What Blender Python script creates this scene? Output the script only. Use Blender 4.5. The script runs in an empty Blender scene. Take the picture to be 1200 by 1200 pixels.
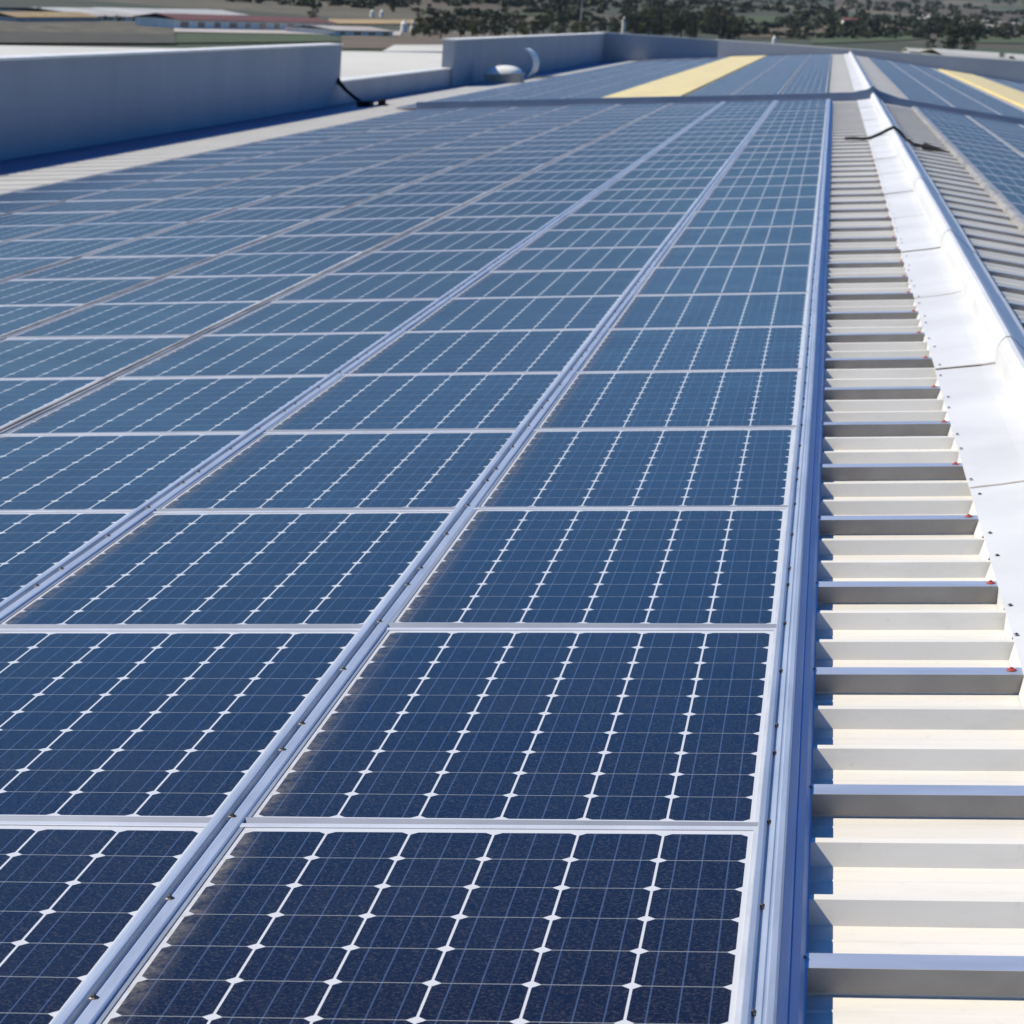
import bpy, bmesh, math, random
import numpy as np
from mathutils import Vector, Matrix, noise

# ------------------------------------------------------------------ camera, sky, sun, exposure
SC = bpy.context.scene
S = math.radians(5.5)                 # pitch of each roof slope
Z0 = 9.0                              # height of the array's upper edge over the ground
F = 3076.105
YAW, PIT, ROL = 0.12548264587, -0.18058678015, 0.02850695555
CAM = (0.16582897544, -4.74122568356, 1.47768123091)      # in the frame of the left slope (u, v, w)
ROOT = Matrix.Translation((0, 0, Z0)) @ Matrix.Rotation(-S, 4, 'Y')
RL = Matrix.Rotation(YAW, 3, 'Z') @ Matrix.Rotation(PIT, 3, 'X') @ Matrix.Rotation(ROL, 3, 'Y')
RW = ROOT.to_3x3() @ RL               # columns: camera right, forward, up in the world
CW = ROOT @ Vector(CAM)
cd = bpy.data.cameras.new('camera')
cam = bpy.data.objects.new('camera', cd)
SC.collection.objects.link(cam)
m3 = Matrix((RW.col[0], RW.col[2], -RW.col[1])).transposed()
cam.matrix_world = Matrix.Translation(CW) @ m3.to_4x4()
cd.sensor_width = 36.0
cd.lens = 36.0 * F / 1200.0
cd.clip_start = 0.05
cd.clip_end = 30000
cd.dof.use_dof = True
cd.dof.focus_distance = 5.3
cd.dof.aperture_fstop = 14.5
SC.camera = cam

sun_local = Vector((-0.80, 0.09, 1.0)).normalized()        # towards the sun, in the slope's frame
sun_dir = (ROOT.to_3x3() @ sun_local).normalized()
elev = math.asin(sun_dir.z)
azim = math.atan2(sun_dir.x, sun_dir.y)
w = bpy.data.worlds.new('World')
SC.world = w
w.use_nodes = True
nt = w.node_tree
bg = nt.nodes['Background']
sky = nt.nodes.new('ShaderNodeTexSky')
sky.sky_type = 'NISHITA'
sky.sun_disc = False
sky.sun_elevation = elev
sky.sun_rotation = azim
sky.air_density = 1.0
sky.dust_density = 0.0
sky.ozone_density = 2.6
sky.altitude = 800
hsv = nt.nodes.new('ShaderNodeHueSaturation')
hsv.inputs['Saturation'].default_value = 1.6
hsv.inputs['Hue'].default_value = 0.512
nt.links.new(sky.outputs[0], hsv.inputs['Color'])
nt.links.new(hsv.outputs[0], bg.inputs[0])
bg.inputs[1].default_value = 0.112
sl = bpy.data.lights.new('sun', 'SUN')
sl.energy = 4.6
sl.angle = math.radians(0.5)
sl.color = (1.0, 0.915, 0.74)
so = bpy.data.objects.new('sun', sl)
SC.collection.objects.link(so)
so.rotation_euler = sun_dir.to_track_quat('Z', 'Y').to_euler()
SC.view_settings.view_transform = 'Standard'
SC.view_settings.look = 'None'
SC.view_settings.exposure = 0.45
SC.view_settings.gamma = 1.0
SC.cycles.max_bounces = 6
SC.cycles.caustics_reflective = False
SC.cycles.caustics_refractive = False

rnd = random.Random(7)
COL = SC.collection

# ------------------------------------------------------------------ small helpers
def tag(o, label=None, cat=None, group=None, kind=None):
    if label: o['label'] = label
    if cat: o['category'] = cat
    if group: o['group'] = group
    if kind: o['kind'] = kind
    return o

def empty(name, loc=(0, 0, 0), mat=None):
    o = bpy.data.objects.new(name, None)
    o.empty_display_size = 0.2
    COL.objects.link(o)
    if mat is not None: o.matrix_world = mat @ Matrix.Translation(loc)
    else: o.location = loc
    return o

def link(name, me, parent=None, mat=None):
    o = bpy.data.objects.new(name, me)
    COL.objects.link(o)
    if parent is not None: o.parent = parent
    elif mat is not None: o.matrix_world = mat
    return o

class MB:
    """collects boxes, sweeps and tubes into one mesh"""
    def __init__(self): self.v = []; self.f = []; self.mi = []; self.uv = {}
    def poly(self, pts, m=0, uv=None):
        i = len(self.v); self.v += [tuple(p) for p in pts]
        self.f.append(tuple(range(i, i + len(pts)))); self.mi.append(m)
        if uv: self.uv[len(self.f) - 1] = uv
    def box(self, a, b, m=0):
        x0, y0, z0 = a; x1, y1, z1 = b
        i = len(self.v)
        self.v += [(x0,y0,z0),(x1,y0,z0),(x1,y1,z0),(x0,y1,z0),(x0,y0,z1),(x1,y0,z1),(x1,y1,z1),(x0,y1,z1)]
        for q in ((0,3,2,1),(4,5,6,7),(0,1,5,4),(1,2,6,5),(2,3,7,6),(3,0,4,7)):
            self.f.append(tuple(i + k for k in q)); self.mi.append(m)
    def sweep_y(self, prof, y0, y1, m=0, closed=True, ny=1, jit=None):
        """profile of (x, z) pairs pulled along Y; closed profiles get end caps"""
        n = len(prof); base = len(self.v)
        for k in range(ny + 1):
            y = y0 + (y1 - y0) * k / ny
            dx, dz = jit(y) if jit else (0, 0)
            self.v += [(p[0] + dx, y, p[1] + dz) for p in prof]
        for k in range(ny):
            a = base + k * n; b = a + n
            for j in range(n if closed else n - 1):
                j2 = (j + 1) % n
                self.f.append((a + j, a + j2, b + j2, b + j)); self.mi.append(m)
        if closed:
            self.f.append(tuple(base + j for j in range(n))[::-1]); self.mi.append(m)
            self.f.append(tuple(base + ny * n + j for j in range(n))); self.mi.append(m)
    def tube(self, pts, r, seg=8, m=0, cap=True):
        pts = [Vector(p) for p in pts]; base = len(self.v)
        rs = r if isinstance(r, (list, tuple)) else [r] * len(pts)
        for i, p in enumerate(pts):
            t = (pts[min(i + 1, len(pts) - 1)] - pts[max(i - 1, 0)]).normalized()
            a = t.cross(Vector((0, 0, 1)))
            if a.length < 0.05: a = t.cross(Vector((1, 0, 0)))
            a.normalize(); b = t.cross(a)
            for k in range(seg):
                an = 2 * math.pi * k / seg
                self.v.append(tuple(p + (a * math.cos(an) + b * math.sin(an)) * rs[i]))
        for i in range(len(pts) - 1):
            for k in range(seg):
                k2 = (k + 1) % seg; u = base + i * seg; d = u + seg
                self.f.append((u + k, u + k2, d + k2, d + k)); self.mi.append(m)
        if cap:
            self.f.append(tuple(base + k for k in range(seg))); self.mi.append(m)
            e = base + (len(pts) - 1) * seg
            self.f.append(tuple(e + k for k in range(seg))[::-1]); self.mi.append(m)
    def mesh(self, name, mats, smooth=False, fix=True):
        me = bpy.data.meshes.new(name)
        me.from_pydata(self.v, [], self.f)
        if not isinstance(mats, (list, tuple)): mats = [mats]
        for mt in mats: me.materials.append(mt)
        me.polygons.foreach_set('material_index', self.mi)
        if self.uv:
            ul = me.uv_layers.new(name='UVMap')
            for fi, uv in self.uv.items():
                for li, c in zip(me.polygons[fi].loop_indices, uv): ul.data[li].uv = c
        if fix and not self.uv:
            bm = bmesh.new(); bm.from_mesh(me)
            bmesh.ops.recalc_face_normals(bm, faces=bm.faces)
            bm.to_mesh(me); bm.free()
        if smooth: me.polygons.foreach_set('use_smooth', [True] * len(me.polygons))
        me.update()
        return me
    def build(self, name, mats, parent=None, mat=None, smooth=False, bevel=0):
        o = link(name, self.mesh(name, mats, smooth), parent, mat)
        if bevel:
            b = o.modifiers.new('bevel', 'BEVEL'); b.width = bevel; b.segments = 2; b.limit_method = 'ANGLE'
        return o

# ------------------------------------------------------------------ materials
MT = {}
class NG:
    def __init__(self, name):
        self.m = bpy.data.materials.new(name); self.m.use_nodes = True
        self.t = self.m.node_tree; self.p = self.t.nodes['Principled BSDF']
    def n(self, kind, **kw):
        x = self.t.nodes.new(kind)
        for k, v in kw.items(): setattr(x, k, v)
        return x
    def l(self, a, b): self.t.links.new(a, b)
    def math(self, op, a, b=None, c=None, clamp=False):
        x = self.n('ShaderNodeMath', operation=op, use_clamp=clamp)
        for i, q in enumerate((a, b, c)):
            if q is None: continue
            if isinstance(q, (int, float)): x.inputs[i].default_value = q
            else: self.l(q, x.inputs[i])
        return x.outputs[0]
    def mix(self, f, a, b):
        x = self.n('ShaderNodeMix', data_type='RGBA')
        for i, q in ((0, f), (6, a), (7, b)):
            if isinstance(q, (int, float)): x.inputs[i].default_value = q
            elif isinstance(q, tuple): x.inputs[i].default_value = (*q[:3], 1)
            else: self.l(q, x.inputs[i])
        return x.outputs[2]
    def noise(self, scale, detail=4, co=None, rough=0.55, stretch=None):
        x = self.n('ShaderNodeTexNoise'); x.inputs['Scale'].default_value = scale
        x.inputs['Detail'].default_value = detail; x.inputs['Roughness'].default_value = rough
        if co is not None:
            if stretch:
                mp = self.n('ShaderNodeMapping'); mp.inputs['Scale'].default_value = stretch
                self.l(co, mp.inputs[0]); co = mp.outputs[0]
            self.l(co, x.inputs['Vector'])
        return x.outputs['Fac']
    def ramp(self, v, lo, hi):
        x = self.n('ShaderNodeMapRange'); x.inputs[1].default_value = lo; x.inputs[2].default_value = hi
        self.l(v, x.inputs[0]); return x.outputs[0]
    def obj(self): return self.n('ShaderNodeTexCoord').outputs['Object']
    def wpos(self): return self.n('ShaderNodeNewGeometry').outputs['Position']
    def bump(self, v, strength, dist=0.01):
        b = self.n('ShaderNodeBump'); b.inputs['Strength'].default_value = strength
        b.inputs['Distance'].default_value = dist; self.l(v, b.inputs['Height']); self.l(b.outputs[0], self.p.inputs['Normal'])

def plain(name, c1, c2=None, scale=3.0, rough=0.6, metal=0.0, stretch=None, bump=0, spec=0.5, lo=0.35, hi=0.7, detail=5):
    g = NG(name); p = g.p
    c2 = c2 or tuple(x * 0.8 for x in c1)
    co = g.wpos()
    f = g.ramp(g.noise(scale, detail, co, stretch=stretch), lo, hi)
    g.l(g.mix(f, c1, c2), p.inputs['Base Color'])
    p.inputs['Roughness'].default_value = rough
    p.inputs['Metallic'].default_value = metal
    p.inputs['Specular IOR Level'].default_value = spec
    if bump: g.bump(g.noise(scale * 8, 3, co, stretch=stretch), bump)
    MT[name] = g.m
    return g.m

CP = 0.159; RP = 0.1573; CWD = 6 * CP; CLN = 10 * RP
def cell_material():
    g = NG('solar_cells'); p = g.p
    uvn = g.n('ShaderNodeUVMap'); sep = g.n('ShaderNodeSeparateXYZ'); g.l(uvn.outputs[0], sep.inputs[0])
    x, y = sep.outputs[0], sep.outputs[1]                  # metres from the corner of the cell field
    cx = g.math('DIVIDE', x, CP); cy = g.math('DIVIDE', y, RP)
    fx = g.math('ABSOLUTE', g.math('SUBTRACT', g.math('FRACT', cx), 0.5))
    fy = g.math('ABSOLUTE', g.math('SUBTRACT', g.math('FRACT', cy), 0.5))
    inx = g.math('MULTIPLY', g.math('GREATER_THAN', x, 0.0), g.math('LESS_THAN', x, CWD))
    iny = g.math('MULTIPLY', g.math('GREATER_THAN', y, 0.0), g.math('LESS_THAN', y, CLN))
    inside = g.math('MULTIPLY', inx, iny)
    gx = g.math('GREATER_THAN', fx, 0.5 - 0.0145)
    gy = g.math('GREATER_THAN', fy, 0.5 - 0.0085)
    dia = g.math('GREATER_THAN', g.math('ADD', fx, fy), 0.898)
    wht = g.math('MAXIMUM', gx, dia)
    wht = g.math('MAXIMUM', wht, g.math('SUBTRACT', 1.0, inside))
    # three thin bus bars per cell running along the panel
    fr = g.math('FRACT', cx)
    b = None
    for q in (0.2, 0.5, 0.8):
        t = g.math('LESS_THAN', g.math('ABSOLUTE', g.math('SUBTRACT', fr, q)), 0.0085)
        b = t if b is None else g.math('MAXIMUM', b, t)
    # cell to cell tone and crystal speckle
    oi = g.n('ShaderNodeObjectInfo')
    comb = g.n('ShaderNodeCombineXYZ')
    g.l(g.math('FLOOR', cx), comb.inputs[0]); g.l(g.math('FLOOR', cy), comb.inputs[1]); g.l(oi.outputs['Random'], comb.inputs[2])
    wn = g.n('ShaderNodeTexWhiteNoise'); g.l(comb.outputs[0], wn.inputs['Vector'])
    spk = g.ramp(g.noise(150, 3, g.wpos(), rough=0.85), 0.50, 0.64)
    base = g.mix(wn.outputs['Value'], (0.0035, 0.0034, 0.008), (0.0055, 0.0055, 0.014))
    base = g.mix(g.math('MULTIPLY', oi.outputs['Random'], 0.5), base, (0.008, 0.008, 0.015))
    base = g.mix(g.math('MULTIPLY', spk, 0.8), base, (0.048, 0.042, 0.040))
    base = g.mix(g.math('MULTIPLY', b, 0.42), base, (0.09, 0.14, 0.27))
    base = g.mix(g.math('MULTIPLY', gy, 0.75), base, (0.30, 0.31, 0.30))
    base = g.mix(wht, base, (0.52, 0.53, 0.54))
    # brown silt that rain leaves along the panel's lower (left) edge
    nz = g.ramp(g.noise(28, 6, g.wpos(), rough=0.75), 0.42, 0.66)
    edge = g.n('ShaderNodeMapRange'); edge.inputs[1].default_value = 0.060; edge.inputs[2].default_value = -0.012
    g.l(x, edge.inputs[0])
    e2 = g.math('POWER', edge.outputs[0], 1.6)
    silt = g.math('MULTIPLY', e2, g.math('MULTIPLY_ADD', nz, 0.75, 0.12), clamp=True)
    base = g.mix(g.math('MULTIPLY', silt, 0.8), base, (0.34, 0.30, 0.25))
    # a thin even film of dust
    dn = g.ramp(g.noise(2.2, 6, g.wpos(), rough=0.65), 0.35, 0.75)
    base = g.mix(g.math('MULTIPLY_ADD', dn, 0.012, 0.001), base, (0.36, 0.36, 0.35))
    g.l(base, p.inputs['Base Color'])
    rr = g.math('MULTIPLY_ADD', dn, 0.05, 0.19)
    g.l(g.math('MULTIPLY_ADD', silt, 0.4, rr), p.inputs['Roughness'])
    p.inputs['IOR'].default_value = 1.175
    p.inputs['Specular Tint'].default_value = (0.30, 0.42, 1.0, 1)
    MT['cells'] = g.m
cell_material()
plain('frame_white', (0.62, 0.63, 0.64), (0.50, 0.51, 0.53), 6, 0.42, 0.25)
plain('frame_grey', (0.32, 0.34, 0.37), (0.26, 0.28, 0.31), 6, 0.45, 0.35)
plain('alu', (0.48, 0.52, 0.58), (0.37, 0.41, 0.47), 22, 0.40, 0.4, stretch=(1, 0.12, 1), bump=0.05)
plain('alu_dark', (0.13, 0.17, 0.25), (0.09, 0.12, 0.2), 14, 0.45, 0.6, stretch=(1, 0.12, 1))
plain('alu_sky_shade', (0.045, 0.19, 0.46), (0.03, 0.13, 0.36), 9, 0.45, 0.2, stretch=(1, 0.12, 1))  # blue of shade and reflected sky put into the aluminium's colour
plain('rail_dusty', (0.36, 0.35, 0.33), (0.16, 0.16, 0.155), 9, 0.6, 0.15, stretch=(1, 0.3, 1))
plain('lap_side_shade', (0.34, 0.31, 0.265), (0.27, 0.245, 0.21), 8, 0.7)  # shadow on the near face of each lap strip, painted as darker brown
plain('wall_shade_strip', (0.045, 0.085, 0.19), (0.035, 0.065, 0.15), 0.5, 0.55)  # navy that paints the parapet's shadow, no real channel
plain('bolt', (0.16, 0.15, 0.14), (0.10, 0.07, 0.05), 80, 0.45, 0.8)
plain('red_washer', (0.45, 0.05, 0.03), (0.3, 0.04, 0.03), 60, 0.6)
plain('rust', (0.20, 0.09, 0.05), (0.1, 0.05, 0.03), 60, 0.8)
def sheet_material():
    g = NG('roof_sheet'); p = g.p
    co = g.wpos()
    f = g.ramp(g.noise(1.3, 6, co, rough=0.6, stretch=(0.5, 1.6, 1)), 0.35, 0.75)
    c = g.mix(f, (0.70, 0.67, 0.59), (0.58, 0.555, 0.49))
    f2 = g.ramp(g.noise(34, 4, co, rough=0.7), 0.60, 0.78)
    c = g.mix(g.math('MULTIPLY', f2, 0.30), c, (0.36, 0.33, 0.27))
    f3 = g.ramp(g.noise(5, 6, co, rough=0.7, stretch=(0.35, 3.0, 1)), 0.52, 0.72)
    c = g.mix(g.math('MULTIPLY', f3, 0.28), c, (0.40, 0.38, 0.33))
    g.l(c, p.inputs['Base Color'])
    p.inputs['Roughness'].default_value = 0.5
    MT['sheet'] = g.m
sheet_material()
plain('lap', (0.56, 0.59, 0.64), (0.45, 0.48, 0.53), 12, 0.40, 0.6, stretch=(0.2, 1, 1))
plain('flashing', (0.68, 0.67, 0.64), (0.57, 0.56, 0.535), 1.6, 0.45, 0.08, bump=0.10, detail=8)
plain('flash_edge', (0.62, 0.60, 0.56), (0.42, 0.36, 0.30), 30, 0.6)
plain('sealant', (0.42, 0.38, 0.33), (0.25, 0.22, 0.19), 25, 0.8)
plain('flash_bluex', (0.20, 0.30, 0.52), (0.15, 0.24, 0.44), 2.5, 0.35, 0.35)
plain('wall_paint', (0.31, 0.325, 0.35), (0.26, 0.275, 0.30), 0.6, 0.75, stretch=(1, 1, 0.5), detail=8)
plain('coping', (0.72, 0.71, 0.66), (0.6, 0.58, 0.53), 1.5, 0.5)
plain('curb', (0.15, 0.20, 0.28), (0.12, 0.16, 0.23), 2, 0.5, 0.2)
plain('skylight', (0.88, 0.68, 0.21), (0.68, 0.53, 0.19), 1.6, 0.35, lo=0.4, hi=0.65)
plain('black_rubber', (0.006, 0.006, 0.007), (0.010, 0.010, 0.011), 20, 0.7, spec=0.15)
plain('vent_white', (0.78, 0.77, 0.72), (0.66, 0.65, 0.6), 4, 0.4)
plain('vent_base', (0.30, 0.30, 0.28), (0.22, 0.22, 0.21), 4, 0.6)
plain('neighbour_roof', (0.60, 0.57, 0.48), (0.48, 0.46, 0.38), 0.12, 0.6, stretch=(1, 0.25, 1))
plain('shed_wall', (0.46, 0.43, 0.40), (0.36, 0.33, 0.30), 0.3, 0.8)
plain('red_tile', (0.16, 0.055, 0.035), (0.11, 0.04, 0.03), 0.3, 0.8)
plain('ochre', (0.36, 0.25, 0.11), (0.24, 0.17, 0.08), 0.05, 0.9)
plain('pale_soil', (0.42, 0.38, 0.34), (0.32, 0.28, 0.24), 0.03, 0.95)
plain('scrub_soil', (0.035, 0.034, 0.018), (0.075, 0.062, 0.035), 0.2, 0.95)
plain('brown_soil', (0.13, 0.09, 0.05), (0.07, 0.06, 0.03), 0.06, 0.95)
plain('green_field', (0.050, 0.080, 0.015), (0.035, 0.035, 0.013), 0.09, 0.95)
plain('crop', (0.13, 0.105, 0.065), (0.030, 0.032, 0.012), 0.35, 0.95, stretch=(1, 0.25, 1))
plain('plastic', (0.52, 0.49, 0.40), (0.34, 0.32, 0.25), 0.05, 0.5, stretch=(0.3, 1.5, 1))
plain('window_dark', (0.03, 0.035, 0.04), (0.05, 0.05, 0.05), 1, 0.3)
plain('post_white', (0.70, 0.66, 0.58), (0.6, 0.56, 0.48), 1, 0.7)
plain('house_orange', (0.50, 0.24, 0.14), (0.40, 0.2, 0.12), 1, 0.8)
plain('bark', (0.06, 0.045, 0.03), (0.04, 0.03, 0.02), 3, 0.9)
def leaf_material(name, a, b, sc=0.6):
    g = NG(name); p = g.p
    f = g.ramp(g.noise(sc, 3, g.wpos()), 0.35, 0.65)
    g.l(g.mix(f, a, b), p.inputs['Base Color']); p.inputs['Roughness'].default_value = 0.7
    p.inputs['Specular IOR Level'].default_value = 0.2
    MT[name] = g.m
leaf_material('leaf_dark', (0.011, 0.021, 0.005), (0.032, 0.038, 0.010))
leaf_material('leaf_olive', (0.045, 0.055, 0.012), (0.09, 0.085, 0.022))
def ground_material():
    g = NG('ground'); p = g.p
    co = g.wpos()
    v = g.n('ShaderNodeTexVoronoi'); v.inputs['Scale'].default_value = 0.0075
    mp = g.n('ShaderNodeMapping'); mp.inputs['Scale'].default_value = (0.8, 0.42, 1); mp.inputs['Rotation'].default_value = (0, 0, 0.3)
    g.l(co, mp.inputs[0]); g.l(mp.outputs[0], v.inputs['Vector'])
    cr = g.n('ShaderNodeValToRGB'); cr.color_ramp.interpolation = 'CONSTANT'
    els = [(0.0, (0.055, 0.06, 0.018)), (0.22, (0.12, 0.08, 0.04)), (0.42, (0.05, 0.08, 0.018)), (0.6, (0.17, 0.13, 0.07)), (0.75, (0.10, 0.11, 0.03)), (0.9, (0.22, 0.17, 0.11))]
    e = cr.color_ramp.elements
    e[0].position, e[0].color = els[0][0], (*els[0][1], 1)
    e[1].position, e[1].color = els[1][0], (*els[1][1], 1)
    for q, c in els[2:]: z = e.new(q); z.color = (*c, 1)
    sp = g.n('ShaderNodeSeparateColor'); g.l(v.outputs['Color'], sp.inputs[0]); g.l(sp.outputs[0], cr.inputs[0])
    n1 = g.ramp(g.noise(0.03, 8, co, rough=0.7), 0.35, 0.7)
    c = g.mix(g.math('MULTIPLY_ADD', n1, 0.6, 0.3), cr.outputs[0], (0.022, 0.028, 0.012))
    g.l(c, p.inputs['Base Color']); p.inputs['Roughness'].default_value = 0.95
    MT['ground'] = g.m
ground_material()
plain('hill', (0.025, 0.035, 0.03), (0.055, 0.055, 0.04), 0.006, 0.95, detail=9, lo=0.42, hi=0.62)

# ------------------------------------------------------------------ where a line of sight meets the place (used to measure the far things)
def pix_ray(x, y):
    return (RW @ Vector(((x - 600) / F, 1.0, -(y - 600) / F))).normalized()

def terrain(x, y):
    r = math.hypot(x, y)
    t = max(0.0, r - 900.0)
    h = 0.020 * t * min(1.0, t / 500.0)
    if r > 1000:
        h += (noise.noise(Vector((x * 0.0016, y * 0.0016, 3.1)))) * min(22.0, (r - 1000) * 0.012)
    return h

def on_ground(x, y, z=0.0):
    d = pix_ray(x, y); t = 60.0
    while t < 9000:
        p = CW + d * t
        if p.z <= terrain(p.x, p.y) + z: return p
        t += max(1.0, t * 0.002)
    return CW + d * 4000

def on_level(x, y, z):
    d = pix_ray(x, y); t = (z - CW.z) / d.z
    return CW + d * t

def project(p):
    q = RW.transposed() @ (p - CW)
    if q.y < 0.3: return None
    return 600 + F * q.x / q.y, 600 - F * q.z / q.y, q.y

# ------------------------------------------------------------------ the ground
def radial_sheet(name, r0, r1, nr, a0, a1, na, hf, mat):
    v = []; f = []
    for i in range(nr + 1):
        r = r0 * (r1 / r0) ** (i / nr) if r0 > 0 else r1 * (i / nr) ** 2.2
        for j in range(na + 1):
            a = a0 + (a1 - a0) * j / na
            x, y = r * math.sin(a), r * math.cos(a)
            v.append((x, y, hf(x, y)))
    for i in range(nr):
        for j in range(na):
            k = i * (na + 1) + j
            f.append((k, k + 1, k + na + 2, k + na + 1))
    me = bpy.data.meshes.new(name); me.from_pydata(v, [], f); me.materials.append(mat); me.update()
    if me.polygons[len(me.polygons) // 2].normal.z < 0: me.flip_normals()
    me.polygons.foreach_set('use_smooth', [True] * len(me.polygons))
    o = link(name, me); o['kind'] = 'structure'
    return o
radial_sheet('ground', 0, 5200, 150, -math.pi, math.pi, 288, terrain, MT['ground'])
def hills_h(x, y):
    r = math.hypot(x, y)
    t = min(1, max(0, (r - 4300) / 3500.0))
    n = noise.fractal(Vector((x * 0.0005, y * 0.0005, 1.7)), 1.0, 2.0, 6)
    return terrain(4400 * x / r, 4400 * y / r) - 25 + t * (420 + 260 * n) + n * 18
radial_sheet('hills', 4200, 11000, 60, -math.radians(60), math.radians(60), 220, hills_h, MT['hill'])

def field(name, pts, mat, lift=0.25, nu=14, nv=5):
    P = [on_ground(*q) for q in pts]
    v = []; f = []
    for j in range(nv + 1):
        for i in range(nu + 1):
            a = P[0].lerp(P[1], i / nu); b = P[3].lerp(P[2], i / nu); q = a.lerp(b, j / nv)
            v.append((q.x, q.y, terrain(q.x, q.y) + lift))
    for j in range(nv):
        for i in range(nu):
            k = j * (nu + 1) + i
            f.append((k, k + 1, k + nu + 2, k + nu + 1))
    me = bpy.data.meshes.new(name); me.from_pydata(v, [], f); me.materials.append(MT[mat]); me.update()
    if me.polygons[0].normal.z < 0: me.flip_normals()
    o = link(name, me); o['kind'] = 'structure'
    return o
field('crop_field', [(-60, 52), (206, 52), (204, 27), (-60, 24)], 'crop', 0.25)
field('scrub_field', [(-60, 53), (206, 53), (205, 42), (-60, 38)], 'scrub_soil', 0.35)
field('green_field', [(206, 52), (400, 50), (385, 42), (206, 40)], 'green_field', 0.25)
field('dirt_road', [(204, 39), (470, 43), (470, 38), (204, 34)], 'pale_soil', 0.30)
field('brown_field', [(400, 58), (520, 58), (520, 43), (400, 43)], 'brown_soil', 0.2)
field('ochre_field', [(385, 29), (508, 28), (505, 24), (385, 23)], 'ochre', 0.35)
field('ochre_field', [(-60, 20), (66, 19), (66, 15), (-60, 15.5)], 'ochre', 0.35)
field('stubble_field', [(110, 15), (285, 18), (260, 13), (110, 10)], 'pale_soil', 0.4)
field('meadow', [(560, 16), (700, 22), (690, 18), (560, 13)], 'green_field', 0.4)
field('stubble_field', [(930, 36), (1060, 34), (1050, 30), (930, 32)], 'brown_soil', 0.45)
field('meadow', [(868, 29), (925, 28), (915, 19), (868, 19)], 'green_field', 0.4)
field('meadow', [(950, 52), (1090, 46), (1085, 36), (950, 40)], 'green_field', 0.4)
field('meadow', [(740, 24), (860, 30), (855, 25), (740, 19)], 'green_field', 0.4)
field('meadow', [(1100, 50), (1230, 52), (1230, 46), (1100, 43)], 'green_field', 0.4)
field('brown_field', [(850, 44), (1000, 46), (985, 35), (850, 31)], 'brown_soil', 0.35)
field('stubble_field', [(1070, 22), (1230, 38), (1230, 31), (1070, 16)], 'pale_soil', 0.5)

# ------------------------------------------------------------------ the factory roof
CS = math.cos(2 * S); SN = math.sin(2 * S)
RIDGE_U, RIDGE_W = 1.0, -0.05
RIGHT = ROOT @ Matrix.Translation((RIDGE_U, 0, RIDGE_W)) @ Matrix.Rotation(2 * S, 4, 'Y')   # the slope beyond the ridge
Y_NEAR, Y_FAR = -7.0, 131.0
WALL_U = -11.2
bld = empty('factory_building', (0, 60, -0.2), ROOT)
tag(bld, 'long factory building with white ribbed metal roof and grey parapets carrying the solar array', 'building')
INV = bld.matrix_world.inverted()
def part(mb, name, mat, frame=ROOT, smooth=False, parent=None, bevel=0):
    o = link(name, mb.mesh(name, mat, smooth), parent or bld)
    # roof parts are modelled in slope coordinates and keep them under the building
    pm = parent.matrix_world if parent is not None else bld.matrix_world
    if parent is None: o.matrix_local = INV @ frame
    else: o.matrix_local = parent['_m'] if False else Matrix.Identity(4)
    if bevel:
        b = o.modifiers.new('bevel', 'BEVEL'); b.width = bevel; b.segments = 2; b.limit_method = 'ANGLE'
    return o

LAP0 = 0.412                # near foot of the lap rib in each metre of roof
def rib_profile(y0, y1, zt):
    h = 0.042; pts = []
    n = math.floor(y0 - LAP0) - 1
    while n + LAP0 < y1 + 1:
        b = n + LAP0
        def crease(c): return [(c, -h), (c + 0.005, -h + 0.0022), (c + 0.009, -h + 0.0022), (c + 0.014, -h)]
        pts += [(b, -h), (b + 0.006, 0.0), (b + 0.066, 0.0), (b + 0.074, -h)] + crease(b + 0.155) + crease(b + 0.255)
        for q in (0.345, 0.680):
            pts += [(b + q - 0.004, -h), (b + q + 0.017, 0.0), (b + q + 0.046, 0.0), (b + q + 0.067, -h)] + crease(b + q + 0.150) + crease(b + q + 0.240)
        n += 1
    return [(a, c + zt) for a, c in pts if y0 <= a <= y1]

def rib_sheet(u0, u1, y0, y1, zt, name, frame, us=None):
    pr = rib_profile(y0, y1, zt); us = us or [u0, u1]
    v = []; f = []
    for a, c in pr:
        for u in us: v.append((u, a, c))
    n = len(us)
    for i in range(len(pr) - 1):
        for j in range(n - 1):
            k = i * n + j
            f.append((k, k + 1, k + n + 1, k + n))
    me = bpy.data.meshes.new(name); me.from_pydata(v, [], f); me.materials.append(MT['sheet']); me.update()
    o = link(name, me, bld); o.matrix_local = INV @ frame
    return o
ZT = -0.060                 # rib tops of the left slope
rib_sheet(WALL_U, 0.995, Y_NEAR, Y_FAR, ZT, 'roof_cladding', ROOT)
ZR = -0.045
rib_sheet(0.02, 12.0, Y_NEAR, Y_FAR, ZR, 'roof_cladding', RIGHT)

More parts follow.
